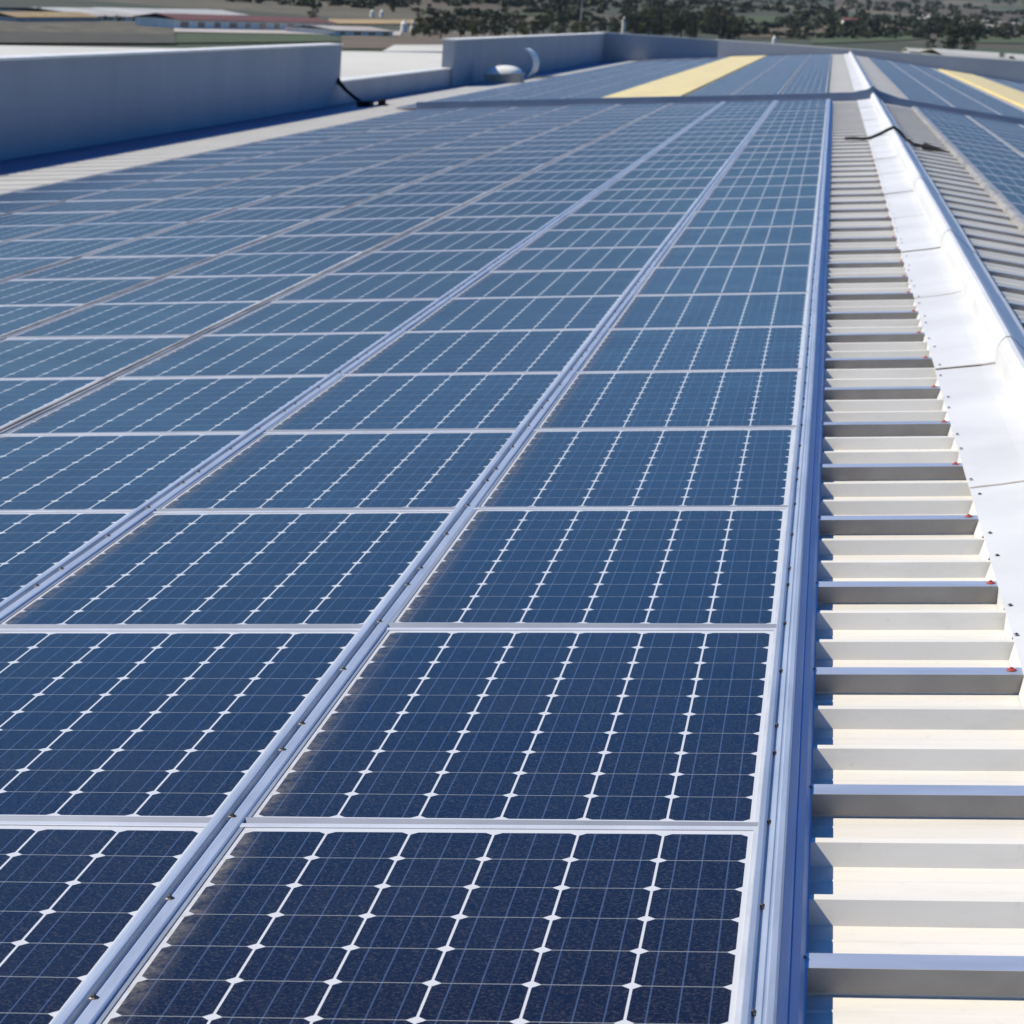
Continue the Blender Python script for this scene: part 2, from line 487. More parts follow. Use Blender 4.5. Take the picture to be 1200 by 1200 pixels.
# lap strips: galvanised battens over every third rib, seen along the bare strip beside the ridge
lb = MB(); lb.box((0.085, -0.004, 0.0), (0.625, 0.066, 0.006)); lb.box((0.085, -0.006, -0.036), (0.625, -0.004, 0.006), 1)
lap_me = lb.mesh('lap_strip', [MT['lap'], MT['lap_side_shade']])
lb = MB(); lb.box((0.085, -0.004, 0.0), (0.80, 0.066, 0.006)); lb.box((0.085, -0.006, -0.036), (0.80, -0.004, 0.006), 1)
lap_me2 = lb.mesh('lap_strip', [MT['lap'], MT['lap_side_shade']])
for n in range(-2, 48):
    o = link('lap_strip', lap_me, bld)
    o.matrix_local = INV @ ROOT @ Matrix.Translation((rnd.uniform(-.003, .003), n + LAP0, ZT + 0.001))
for n in range(-2, 48):
    o = link('lap_strip', lap_me2, bld)
    o.matrix_local = INV @ RIGHT @ Matrix.Translation((0, n + LAP0, ZR + 0.001))

# ridge flashing in three-metre lengths, each lapping over the next
RP_OUT = [(0.600, -0.052), (0.70, -0.043), (0.80, -0.034), (0.862, -0.024), (0.868, 0.012), (0.876, 0.045), (0.890, 0.072), (0.910, 0.089), (0.930, 0.090), (0.950, 0.074), (0.975, 0.048), (1.02, 0.000), (1.075, -0.058), (1.105, -0.074)]
seg = 3.07; y = 0.93 - 3 * seg; i = 0
th = 0.004
scr = MB()
for k in range(8): pass
def dome(mb, c, r, h, seg=8, m=0):
    x, y, z = c
    rings = [(1.0, 0.0), (0.8, 0.6), (0.45, 0.95)]
    base = len(mb.v)
    for q, t in rings:
        for k in range(seg):
            a = 2 * math.pi * k / seg
            mb.v.append((x + r * q * math.cos(a), y + r * q * math.sin(a), z + h * t))
    for i in range(2):
        for k in range(seg):
            k2 = (k + 1) % seg
            mb.f.append((base + i * seg + k, base + i * seg + k2, base + (i + 1) * seg + k2, base + (i + 1) * seg + k)); mb.mi.append(m)
    mb.f.append(tuple(base + 2 * seg + k for k in range(seg))); mb.mi.append(m)
sb = MB(); dome(sb, (0, 0, 0), 0.0075, 0.0015, 10); dome(sb, (0, 0, 0.001), 0.004, 0.003, 6)
screw_me = sb.mesh('screw', MT['bolt'])
sb = MB(); dome(sb, (0, 0, 0), 0.013, 0.003, 12); dome(sb, (0, 0, 0.0025), 0.006, 0.005, 6)
screw_red = sb.mesh('screw', MT['red_washer'])
flash_len = []
while y < Y_FAR - 1.5:
    fb = MB()
    lift = 0.005 * (i % 2)
    outer = [(a, b + lift) for a, b in RP_OUT]
    inner = [(a, b + lift - th) for a, b in reversed(RP_OUT)]
    fb.sweep_y(outer + inner, y - (0.06 if i % 2 else 0), min(y + seg + (0.06 if i % 2 else 0), Y_FAR - 0.6))
    # bead of aged sealant along the joint, not quite straight
    sk = rnd.uniform(-0.02, 0.05)
    for j in range(3):
        (a0, b0), (a1, b1) = RP_OUT[j], RP_OUT[j + 1]
        t0, t1 = j / 3, (j + 1) / 3
        q = [(a0, y - 0.075 + sk * t0 * t0 * 2), (a1, y - 0.075 + sk * t1 * t1 * 2)]
        fb.poly([(q[0][0], q[0][1], b0 + 0.0062), (q[1][0], q[1][1], b1 + 0.0062), (q[1][0], q[1][1] + 0.026, b1 + 0.0062), (q[0][0], q[0][1] + 0.020, b0 + 0.0062)], 1)
    # tabs turned down into the troughs of the sheet at the lower edge
    if y < 50:
        b = math.floor(y)
        while b < y + seg:
            for q0, q1 in ((LAP0 + 0.078, LAP0 + 0.338), (LAP0 + 0.415, LAP0 + 0.672), (LAP0 + 0.750, LAP0 + 0.995)):
                a0, a1 = b + q0, b + q1
                if a0 > y and a1 < y + seg:
                    e = rnd.uniform(-.006, .010)
                    fb.poly([(0.603, a0, -0.053), (0.603, a1, -0.053), (0.588 + e, a1 - 0.02, -0.097), (0.588 + e, a0 + 0.02, -0.097)])
            b += 1
    fl = link('ridge_flashing', fb.mesh('ridge_flashing', [MT['flashing'], MT['sealant']]), bld)
    fl.matrix_local = INV @ ROOT
    flash_len.append((fl, y, y + seg))
    if -3 < y < 26:
        b = math.floor(y) - 1
        while b < y + seg:
            for q, red in ((0.036, True), (0.376, False), (0.711, False)):
                yy = b + LAP0 + q
                if y < yy < y + seg:
                    s = link('screw', screw_red if red else screw_me, fl)
                    if red: s.location = (0.578 + rnd.uniform(-.006, .006), yy, ZT + 0.0085)
                    else: s.location = (0.617 + rnd.uniform(-.008, .01), yy + rnd.uniform(-.02, .02), -0.0475 + lift)
            b += 1
    y += seg; i += 1

# cross curb that divides the roof, its top following both slopes and rising over the ridge
YC = 49.0
cb = MB()
def curb_prism(pts_lo, pts_hi, y0, y1):
    for i in range(len(pts_lo) - 1):
        a, b, c, d = pts_lo[i], pts_lo[i + 1], pts_hi[i + 1], pts_hi[i]
        ii = len(cb.v)
        for yy in (y0, y1):
            for p in (a, b, c, d): cb.v.append((p[0], yy, p[1]))
        for q in ((0, 1, 2, 3), (7, 6, 5, 4), (0, 4, 5, 1), (3, 2, 6, 7)):
            cb.f.append(tuple(ii + k for k in q)); cb.mi.append(0)
def rpt(u, w): return (RIDGE_U + u * CS + w * SN, RIDGE_W - u * SN + w * CS)
lo = [(-8.35, -0.11), (0.52, -0.11), (0.80, -0.11), (0.92, -0.11), (1.05, -0.12), rpt(0.45, -0.1), rpt(11.5, -0.1)]
hi = [(-8.35, 0.13), (0.52, 0.105), (0.80, 0.155), (0.92, 0.22), (1.05, 0.12), rpt(0.45, 0.10), rpt(11.5, 0.13)]
curb_prism(lo, hi, YC, YC + 0.22)
o = link('roof_curb', cb.mesh('roof_curb', MT['curb']), bld); o.matrix_local = INV @ ROOT

gb2 = MB()  # painted shade: flat navy strips on the sheet along the parapet foot
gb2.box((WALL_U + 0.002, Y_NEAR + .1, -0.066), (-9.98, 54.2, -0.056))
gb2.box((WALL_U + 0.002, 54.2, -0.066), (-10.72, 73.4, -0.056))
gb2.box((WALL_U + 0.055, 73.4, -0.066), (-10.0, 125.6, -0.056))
o = link('wall_shade_strip', gb2.mesh('wall_shade_strip', MT['wall_shade_strip']), bld); o.matrix_local = INV @ ROOT
# yellow translucent rooflights beyond the curb
def strip_part(name, mat, frame, u0, u1, y0, y1, z0, z1):
    b = MB()
    n = int((y1 - y0) / 6)
    for k in range(n):
        a = y0 + (y1 - y0) * k / n; c = y0 + (y1 - y0) * (k + 1) / n
        b.box((u0, a, z0), (u1, c - 0.04, z1))
    o = link(name, b.mesh(name, MT[mat]), bld); o.matrix_local = INV @ frame
    return o
strip_part('rooflight', 'skylight', ROOT, -4.95, -3.20, 49.5, 128.0, -0.10, 0.012)
strip_part('rooflight', 'skylight', RIGHT, 4.32, 6.05, 49.5, 128.0, -0.10, 0.012)

# parapets (upright in the world, standing on the sloping roof)
def upright(name, corners, z_lo, z_hi, mat='wall_paint', cope=0.04, out=0.03):
    """corners: plan polygon in slope coordinates (u, v); z values in world heights"""
    b = MB()
    P = [ROOT @ Vector((u, v, 0)) for u, v in corners]
    n = len(P)
    for i in range(n):
        a, c = P[i], P[(i + 1) % n]
        b.poly([(a.x, a.y, z_lo), (c.x, c.y, z_lo), (c.x, c.y, z_hi), (a.x, a.y, z_hi)])
    b.poly([(p.x, p.y, z_hi) for p in P]); b.poly([(p.x, p.y, z_lo) for p in reversed(P)])
    o = link(name, b.mesh(name, MT[mat]), bld); o.matrix_local = bld.matrix_world.inverted()
    c = MB()
    ce = sum(P, Vector()) / n
    Q = []
    for p in P:
        dx = out if p.x > ce.x else -out; dy = out if p.y > ce.y else -out
        Q.append((p.x + dx, p.y + dy))
    for i in range(n):
        a, d = Q[i], Q[(i + 1) % n]
        c.poly([(a[0], a[1], z_hi + 0.002), (d[0], d[1], z_hi + 0.002), (d[0], d[1], z_hi + cope), (a[0], a[1], z_hi + cope)])
    c.poly([(q[0], q[1], z_hi + cope) for q in Q]); c.poly([(q[0], q[1], z_hi + 0.002) for q in reversed(Q)])
    k = link('coping', c.mesh('coping', MT['coping']), o)
    return o
def wz(u, w): return (ROOT @ Vector((u, 0, w))).z
zt = wz(WALL_U, 1.345) - 0.04; zl = wz(WALL_U, 0.50) - 0.04
zb = wz(WALL_U, -0.4)
upright('parapet_wall', [(WALL_U - 0.30, -7), (WALL_U, -7), (WALL_U, 55.6), (WALL_U - 0.30, 55.6)], zb, zt)
upright('parapet_wall', [(WALL_U - 0.32, 55.6), (WALL_U - 0.02, 55.6), (WALL_U - 0.02, 73.6), (WALL_U - 0.32, 73.6)], zb, zl)
upright('parapet_wall', [(WALL_U - 0.30, 73.6), (WALL_U + 0.05, 73.6), (WALL_U + 0.05, 125.7), (WALL_U - 0.30, 125.7)], zb, zt)
ztf = wz(0.23, 0.27)
upright('parapet_wall', [(WALL_U - 0.3, 125.7), (-5.55, 125.7), (-5.55, 126.1), (WALL_U - 0.3, 126.1)], zb, ztf - 0.02)
upright('parapet_wall', [(-5.9, 130.6), (13.2, 130.6), (13.2, 131.0), (-5.9, 131.0)], zb - 1.6, ztf - 0.04)
upright('outer_wall', [(WALL_U - 0.28, -7), (WALL_U - 0.02, -7), (WALL_U - 0.02, 125.6), (WALL_U - 0.28, 125.6)], 0, zb - 0.002, cope=0.001, out=0)
upright('outer_wall', [(WALL_U - 0.28, 130.7), (12.6, 130.7), (12.6, 130.9), (WALL_U - 0.28, 130.9)], 0, zb - 1.65, cope=0.001, out=0)
upright('outer_wall', [(12.6, -7), (12.85, -7), (12.85, 130.6), (12.6, 130.6)], 0, zb - 1.55, cope=0.001, out=0)
upright('outer_wall', [(WALL_U, -7.2), (12.6, -7.2), (12.6, -7.0), (WALL_U, -7.0)], 0, zb - 1.65, cope=0.001, out=0)

# ------------------------------------------------------------------ solar panels
PY = 1.667; PC = 1.0397; K0, K1 = -2, 29
LIP = 0.011
X0, X1 = -CWD - 0.018, 0.018           # outer edges of a panel, x = 0 at the right edge of its cells
GY = 0.004                             # half the gap between panels in a column
CY0 = 0.047                            # cells start this far up the panel
FT = 0.003                             # the frame stands this much over the glass
def panel_geo(mbf, mbg, ox=0.0, oy=0.0, oz=0.0, split=True, far=False):
    L = PY
    y0, y1 = oy + GY, oy + L - GY
    a, b = ox + X0, ox + X1
    if not far:
        # near edge: broad bar with its top falling towards the viewer, far edge: flat bar
        def bar_x(pr, m):
            base = len(mbf.v); n = len(pr)
            for xx in (a, b): mbf.v.extend([(xx, p[0], p[1]) for p in pr])
            for j in range(n):
                j2 = (j + 1) % n
                mbf.f.append((base + j, base + j2, base + n + j2, base + n + j)); mbf.mi.append(m)
            mbf.f.append(tuple(base + j for j in range(n))); mbf.mi.append(m)
            mbf.f.append(tuple(base + n + j for j in range(n))[::-1]); mbf.mi.append(m)
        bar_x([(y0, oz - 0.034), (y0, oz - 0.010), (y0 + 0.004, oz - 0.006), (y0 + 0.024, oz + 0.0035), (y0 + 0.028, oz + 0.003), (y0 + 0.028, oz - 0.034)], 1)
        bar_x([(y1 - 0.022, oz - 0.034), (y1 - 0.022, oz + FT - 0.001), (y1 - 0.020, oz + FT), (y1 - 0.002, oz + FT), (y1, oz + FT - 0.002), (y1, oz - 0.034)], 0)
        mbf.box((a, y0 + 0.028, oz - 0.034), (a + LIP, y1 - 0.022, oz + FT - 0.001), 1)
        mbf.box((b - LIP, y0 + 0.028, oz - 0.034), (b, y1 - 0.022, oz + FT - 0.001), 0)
        mbg.poly([(a + LIP, y0 + 0.028, oz), (b - LIP, y0 + 0.028, oz), (b - LIP, y1 - 0.022, oz), (a + LIP, y1 - 0.022, oz)], 0,
                 [(a + LIP - ox + CWD, y0 + 0.028 - oy - CY0), (b - LIP - ox + CWD, y0 + 0.028 - oy - CY0), (b - LIP - ox + CWD, y1 - 0.022 - oy - CY0), (a + LIP - ox + CWD, y1 - 0.022 - oy - CY0)])
        if split: mbg.box((a + LIP, y0 + 0.028, oz - 0.012), (b - LIP, y1 - 0.022, oz - 0.004), 1)
    else:
        pass
fb, gb = MB(), MB()
panel_geo(fb, gb)
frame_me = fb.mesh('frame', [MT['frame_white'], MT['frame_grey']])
glass_me = gb.mesh('cell_glass', [MT['cells'], MT['frame_white']], fix=False)

ORD = ['zeroth', 'first', 'second', 'third', 'fourth', 'fifth', 'sixth', 'seventh', 'eighth', 'ninth', 'tenth', 'eleventh', 'twelfth', 'thirteenth', 'fourteenth',
       'fifteenth', 'sixteenth', 'seventeenth', 'eighteenth', 'nineteenth', 'twentieth', 'twenty-first', 'twenty-second', 'twenty-third', 'twenty-fourth',
       'twenty-fifth', 'twenty-sixth', 'twenty-seventh', 'twenty-eighth', 'twenty-ninth', 'thirtieth', 'thirty-first', 'thirty-second']
RU1 = 0.775                            # left cell edge of the first column beyond the ridge
cands = []                             # (area seen, side, column, row, frame matrix, ox)
def seen_area(M, ox, oy):
    pts = [project(M @ Vector((ox + a, oy + b, 0))) for a, b in ((X0, 0), (X1, 0), (X1, PY), (X0, PY))]
    if any(p is None for p in pts): return 0, False
    xs = [p[0] for p in pts]; ys = [p[1] for p in pts]
    if max(xs) < 0 or min(xs) > 1200 or min(ys) > 1200 or max(ys) < 0: return 0, max(xs) > -500 and min(ys) < 1700
    def cl(p): return min(max(p[0], 0), 1200), min(max(p[1], 0), 1200)
    q = [cl(p) for p in pts]
    return 0.5 * abs(sum(q[i][0] * q[(i + 1) % 4][1] - q[(i + 1) % 4][0] * q[i][1] for i in range(4))), True
for c in range(1, 9):
    for k in range(K0, K1):
        ar, near = seen_area(ROOT, -(c - 1) * PC, k * PY)
        cands.append((ar, 'L', c, k, ROOT, -(c - 1) * PC, near))
for c in range(1, 9):
    for k in range(K0, K1):
        ox = RU1 + (c - 1) * PC + CWD
        ar, near = seen_area(RIGHT, ox, k * PY)
        cands.append((ar, 'R', c, k, RIGHT, ox, True))
cands.sort(key=lambda t: -t[0])
rest = []
first = None
for idx, (ar, side, c, k, M, ox, near) in enumerate(cands):
    if idx >= 300 or ar < 3:
        if near or ar > 0: rest.append((M, ox, k * PY, 0))
        continue
    e = bpy.data.objects.new('solar_panel', None); e.empty_display_size = 0.1
    COL.objects.link(e)
    wob = Matrix.Rotation(math.radians(rnd.gauss(0, 0.10)), 4, 'X') @ Matrix.Rotation(math.radians(rnd.gauss(0, 0.10)), 4, 'Y')
    e.matrix_world = M @ Matrix.Translation((ox, k * PY, rnd.uniform(-0.0008, 0.0008))) @ wob
    if side == 'L':
        lab = 'dark blue solar panel, %s row from the bottom, %s column left of the ribbed strip' % (ORD[k + 2], ORD[c])
        grp = 'solar panels on the near roof slope'
    else:
        lab = 'solar panel beyond the white ridge, %s row before the curb, %s column right' % (ORD[K1 - k], ORD[c])
        grp = 'solar panels on the roof slope beyond the ridge'
    tag(e, lab, 'solar panel', grp)
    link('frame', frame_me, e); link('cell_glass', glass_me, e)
# everything farther off than that: one object
for c in (1, 2, 3, 5, 6, 7, 8):
    off = 0.75 if c > 3 else 0.0
    for k in range(0, 46): rest.append((ROOT, -(c - 1) * PC - (off if c > 3 else 0.04), 50.4 + k * PY, 0))
for c in (1, 2, 3, 6, 7, 8, 9):
    off = 0.70 if c > 3 else 0.30 if c == 3 else 0.0
    for k in range(0, 46):
        rest.append((RIGHT, RU1 + CWD + (c - 1) * PC - (0.0 if c < 4 else -0.0) + (off if c > 2 else 0) - (0.30 if c > 2 else 0), 50.4 + k * PY, 0))
rf, rg = MB(), MB()
big = MB()
for M, ox, oy, _ in rest:
    f1, g1 = MB(), MB()
    panel_geo(f1, g1, ox, oy, 0.0, split=False)
    base = len(big.v)
    R = ROOT.inverted() @ M if M is not ROOT else None
    for src, mo in ((f1, 0), (g1, 2)):
        base = len(big.v)
        big.v += [tuple(R @ Vector(q)) if R is not None else q for q in src.v]
        for fi, f in enumerate(src.f):
            big.f.append(tuple(base + t for t in f)); big.mi.append(src.mi[fi] + mo)
            if fi in src.uv: big.uv[len(big.f) - 1] = src.uv[fi]
o = link('solar_panel_field', big.mesh('solar_panel_field', [MT['frame_white'], MT['frame_grey'], MT['cells']], fix=False), None, ROOT)
tag(o, 'far field of small blue solar panels on both slopes beyond the dark curb', 'solar panels', None, 'stuff')

# cover rails over the joints between columns
RAIL = [(-0.036, -0.02), (-0.036, 0.010), (-0.034, 0.017), (-0.028, 0.021), (-0.020, 0.022), (-0.0135, 0.020), (-0.0115, 0.014), (-0.0105, -0.002), (0.000, -0.002), (0.001, 0.013), (0.004, 0.0145), (0.023, 0.0115), (0.027, 0.006), (0.028, -0.02)]
bb = MB(); dome(bb, (0, 0, 0), 0.0085, 0.002, 10); dome(bb, (0, 0, 0.0015), 0.0050, 0.005, 6)
bolt_me = bb.mesh('bolt', MT['bolt'])
BO = (0.50, 1.02, 1.49, 1.52 + 0.186 - 0.01)
RAILM = [(a, 0.004 + (b - 0.004) * 0.42 if b > 0.004 else b) for a, b in RAIL]
LOWR = [(-0.030, -0.02), (-0.030, 0.003), (-0.027, 0.0048), (-0.010, 0.0052), (-0.0085, -0.004), (0.0025, -0.004), (0.004, 0.0042), (0.014, 0.0038), (0.018, 0.001), (0.018, -0.02)]
def rail(ox, y0, y1, frame, label, group, bolts=0, name='cover_rail', prof=RAIL, mat='alu'):
    e = bpy.data.objects.new(name, None); e.empty_display_size = 0.2; COL.objects.link(e)
    e.matrix_world = frame @ Matrix.Translation((ox, y0, 0))
    tag(e, label, 'rail', group)
    b = MB(); ny = max(1, int((y1 - y0) / 1.2))
    sd = rnd.uniform(0, 50)
    def jit(y): return (0.0012 * math.sin(y * 0.9 + sd), 0.0008 * math.sin(y * 1.7 + sd * 2))
    b.sweep_y(prof, 0, y1 - y0, ny=ny, jit=jit)
    o = link('cover_strip', b.mesh('cover_strip', MT[mat]), e)
    md = o.modifiers.new('bevel', 'BEVEL'); md.width = 0.001; md.segments = 1; md.limit_method = 'ANGLE'
    return e
def bolts_on(e, dx, dz, y0, rows, k_start):
    for k in range(k_start, k_start + rows):
        for off in (0.50, 0.717, 1.21, 1.70):
            s = link('bolt', bolt_me, e)
            s.location = (dx + rnd.uniform(-.001, .001), k * PY + off - y0 + rnd.uniform(-.01, .01), dz)
YS = K0 * PY; YE = K1 * PY
mid = lambda c: -(c - 1) * PC - (CWD + PC) / 2          # middle of the joint between column c and c+1
for c in range(1, 8):
    lab = 'pale aluminium cover rail between the %s and %s panel columns left of the ridge' % (ORD[c], ORD[c + 1])
    y0 = YS
    e = rail(mid(c), y0, YE, ROOT, lab, 'cover rails between panel columns', prof=RAILM if c <= 2 else LOWR, mat='alu' if c <= 2 else 'rail_dusty')
    if c <= 2: bolts_on(e, 0.0010, 0.0085, y0, 12 if c == 1 else 9, -1 if c == 1 else 0)
e = rail(-7 * PC - CWD - 0.045, YS, YE, ROOT, 'pale edge rail at the low left side of the panel field beside the wall strip', 'edge rails of the panel fields', prof=LOWR, mat='rail_dusty')
for c in range(1, 4):
    e = rail(RU1 + (c - 1) * PC + CWD + (PC - CWD) / 2, K0 * PY, YE, RIGHT, 'pale cover rail beyond the ridge between the %s and %s panel columns' % (ORD[c], ORD[c + 1]), 'cover rails beyond the ridge', prof=LOWR, mat='rail_dusty')
e = rail(RU1 - 0.045, K0 * PY, YE, RIGHT, 'pale edge rail of the panel field beyond the ridge, beside the ribbed strip', 'edge rails of the panel fields',
         prof=[(-0.050, -0.05), (-0.046, -0.004), (-0.03, 0.004), (0.0, 0.008), (0.020, 0.007), (0.026, 0.003), (0.026, -0.05)], mat='rail_dusty')

# the stepped edge trim along the upper edge of the near field
e = bpy.data.objects.new('edge_trim', None); COL.objects.link(e); e.matrix_world = ROOT @ Matrix.Translation((0, YS, 0))
tag(e, 'stepped silver metal trim, skirt shade-tinted blue, bolted along the panels beside the ribbed roof strip', 'trim')
def jitA(y): return (0.0012 * math.sin((y) * 0.8), 0.0008 * math.sin(y * 1.9))
b = MB(); b.sweep_y([(0.014, -0.02), (0.0145, 0.010), (0.017, 0.014), (0.026, 0.0125), (0.030, 0.009), (0.031, 0.002), (0.0375, 0.002), (0.0385, 0.0085), (0.046, 0.0105), (0.0485, 0.0085), (0.0515, 0.0085), (0.054, 0.0095), (0.064, 0.0085), (0.068, 0.004), (0.069, -0.02)], 0, YE - YS, ny=42, jit=jitA)
link('clamp_strip', b.mesh('clamp_strip', MT['alu']), e)
b = MB(); b.sweep_y([(0.0685, 0.001), (0.071, -0.002), (0.081, -0.015), (0.084, -0.021), (0.0865, -0.0215), (0.089, -0.024), (0.100, -0.036), (0.105, -0.048), (0.1075, -0.052), (0.111, -0.0535), (0.1105, -0.0565), (0.104, -0.0555), (0.069, -0.03)], 0, YE - YS, ny=42, jit=jitA)
link('side_skirt', b.mesh('side_skirt', MT['alu_sky_shade']), e)  # skirt carries its shaded blue as base colour
bolts_on(e, 0.0345, 0.0032, YS, 13, -1)
for n in range(-1, 24):
    s = link('screw', screw_me, e); s.location = (0.1075, n + LAP0 + 0.035 - YS, -0.050); s.scale = (0.8, 0.8, 0.8)

# ------------------------------------------------------------------ loose things on the roof
# cable thrown over the ridge
def slope_pt(x, y, wv):
    d = ROOT.to_3x3().inverted() @ pix_ray(x, y); t = (wv - CAM[2]) / d.z
    return Vector(CAM) + d * t
YK = 30.4
def side_pt(u, wv, dy=0): return (u, YK + dy, wv)
path = [(0.30, YK + 0.5, -0.040), (0.42, YK + 0.35, -0.030), (0.52, YK + 0.2, -0.035), (0.62, YK + 0.08, -0.02), (0.74, YK, 0.03), (0.85, YK, 0.085), (0.925, YK, 0.115), (0.99, YK, 0.07), (1.07, YK - 0.1, -0.03), (1.16, YK - 0.3, -0.085), (1.28, YK - 0.6, -0.12)]
cbm = MB(); cbm.tube(path, 0.021, 8)
ce = empty('loose_cable', (0.92, YK, 0.1), ROOT)
tag(ce, 'black cable lying across the white ridge flashing with a fat connector at its right end', 'cable')
CI = Matrix.Translation((-0.92, -YK, -0.1))
o = link('cable', cbm.mesh('cable', MT['black_rubber'], True), ce); o.matrix_local = CI
cbm = MB(); cbm.tube([(1.28, YK - 0.6, -0.12), (1.31, YK - 0.66, -0.115), (1.38, YK - 0.8, -0.125), (1.50, YK - 1.0, -0.15), (1.60, YK - 1.2, -0.17)], [0.022, 0.05, 0.04, 0.02, 0.008], 8)
o = link('connector', cbm.mesh('connector', MT['black_rubber'], True), ce); o.matrix_local = CI

# black hose from the end of the tall parapet down to the roof
he = empty('drain_hose', (WALL_U + 0.3, 55.0, 0.0), ROOT)
tag(he, 'black hose slanting down from the end of the tall left parapet to the roof', 'hose')
HI = Matrix.Translation((-(WALL_U + 0.3), -55.0, 0))
b = MB(); b.tube([(WALL_U + 0.04, 55.3, 0.52), (WALL_U + 0.12, 55.2, 0.44), (WALL_U + 0.30, 55.0, 0.28), (WALL_U + 0.55, 54.8, 0.10), (WALL_U + 0.80, 54.5, -0.02), (WALL_U + 0.95, 54.0, -0.05)], [0.07, 0.05, 0.04, 0.04, 0.05, 0.03], 8)
o = link('hose', b.mesh('hose', MT['black_rubber'], True), he); o.matrix_local = HI
b = MB(); b.box((WALL_U + 0.78, 53.6, -0.055), (WALL_U + 1.08, 54.1, 0.06))
o = link('junction_box', b.mesh('junction_box', MT['black_rubber']), he); o.matrix_local = HI

b = MB(); b.tube([(0, 0, 0), (0, 0, 0.03), (0, 0, 0.032), (0, 0, 0.13), (0, 0, 0.15)], [0.14, 0.14, 0.09, 0.09, 0.05], 10)
o = link('roof_stopper', b.mesh('roof_stopper', MT['black_rubber']), None, ROOT @ Matrix.Translation((-9.95, 54.2, -0.056)))
tag(o, 'small black round fitting on the pale roof edge right of the slanting hose', 'roof fitting')

# domed rooflight and its opened lid by the far parapet
vx, vy = -10.0, 77.5
ve = empty('roof_vent', (vx, vy, -0.1), ROOT)
tag(ve, 'square roof vent with a white domed top beside the far tall parapet', 'roof vent')
b = MB(); b.box((-0.62, -0.5, 0.0), (0.50, 0.5, 0.26)); b.box((-0.66, -0.54, 0.26), (0.54, 0.54, 0.32))
link('base', b.mesh('base', MT['vent_base']), ve)
b = MB(); n = 14
base = 0
for j in range(7):
    t = j / 6 * math.pi / 2
    for k in range(20):
        a = 2 * math.pi * k / 20
        ca, sa = math.cos(a), math.sin(a)
        r = 1 / (abs(ca) ** 4 + abs(sa) ** 4) ** 0.25
        b.v.append((-0.06 + 0.56 * r * ca * math.cos(t), 0.5 * r * sa * math.cos(t), 0.325 + 0.26 * math.sin(t)))
for j in range(6):
    for k in range(20):
        k2 = (k + 1) % 20
        b.f.append((j * 20 + k, j * 20 + k2, (j + 1) * 20 + k2, (j + 1) * 20 + k)); b.mi.append(0)
link('dome', b.mesh('dome', MT['vent_white'], True), ve)
le = empty('open_vent', (-9.85, 84.5, -0.1), ROOT)
tag(le, 'open roof vent with its curved white lid tipped upright, right of the domed vent', 'roof vent')
b = MB(); b.box((-0.25, -0.5, 0.0), (0.75, 0.5, 0.10))
link('base', b.mesh('base', MT['vent_base']), le)
b = MB(); pr = []
for k in range(11):
    a = -1.05 + 2.1 * k / 10
    pr.append((-0.55 + 0.62 * math.cos(a), 0.56 + 0.50 * math.sin(a) / math.sin(1.05) * 0.96))
inn = [(x - 0.10, z) for x, z in reversed(pr)]
b.sweep_y(pr + inn, -0.5, 0.5)
link('lid', b.mesh('lid', MT['vent_white']), le)

# ------------------------------------------------------------------ buildings around
def slab_building(name, label, corners_px, z_top, mat, wall='shed_wall', near=None, cat='building'):
    """flat roofed building whose roof corners are measured on the level z_top"""
    e = empty(name, (0, 0, 0))
    P = [on_level(x, y, z_top) for x, y in corners_px]
    c = sum(P, Vector()) / len(P); e.location = (c.x, c.y, 0)
    tag(e, label, cat)
    b = MB()
    L = [(p.x - c.x, p.y - c.y) for p in P]; n = len(L)
    b.poly([(x, y, z_top) for x, y in L]); b.poly([(x, y, z_top - 0.35) for x, y in reversed(L)])
    for i in range(n):
        a, d = L[i], L[(i + 1) % n]
        b.poly([(*a, z_top - 0.35), (*d, z_top - 0.35), (*d, z_top), (*a, z_top)])
    link('roof', b.mesh('roof', MT[mat]), e)
    b = MB()
    for i in range(n):
        a, d = L[i], L[(i + 1) % n]
        a = (a[0] * .99, a[1] * .99); d = (d[0] * .99, d[1] * .99)
        b.poly([(*a, 0), (*d, 0), (*d, z_top - 0.36), (*a, z_top - 0.36)])
    link('wall', b.mesh('wall', MT[wall]), e)
    return e
slab_building('warehouse', 'large flat white warehouse roof just behind the left parapets', [(-260, 205), (700, 118), (560, 62.5), (-60, 52)], CW.z - 3.2, 'neighbour_roof')
slab_building('warehouse', 'second pale flat roof, a thin strip beyond the large white roof', [(448, 60.0), (600, 60.5), (600, 52.5), (462, 52.5)], CW.z - 5.0, 'neighbour_roof')

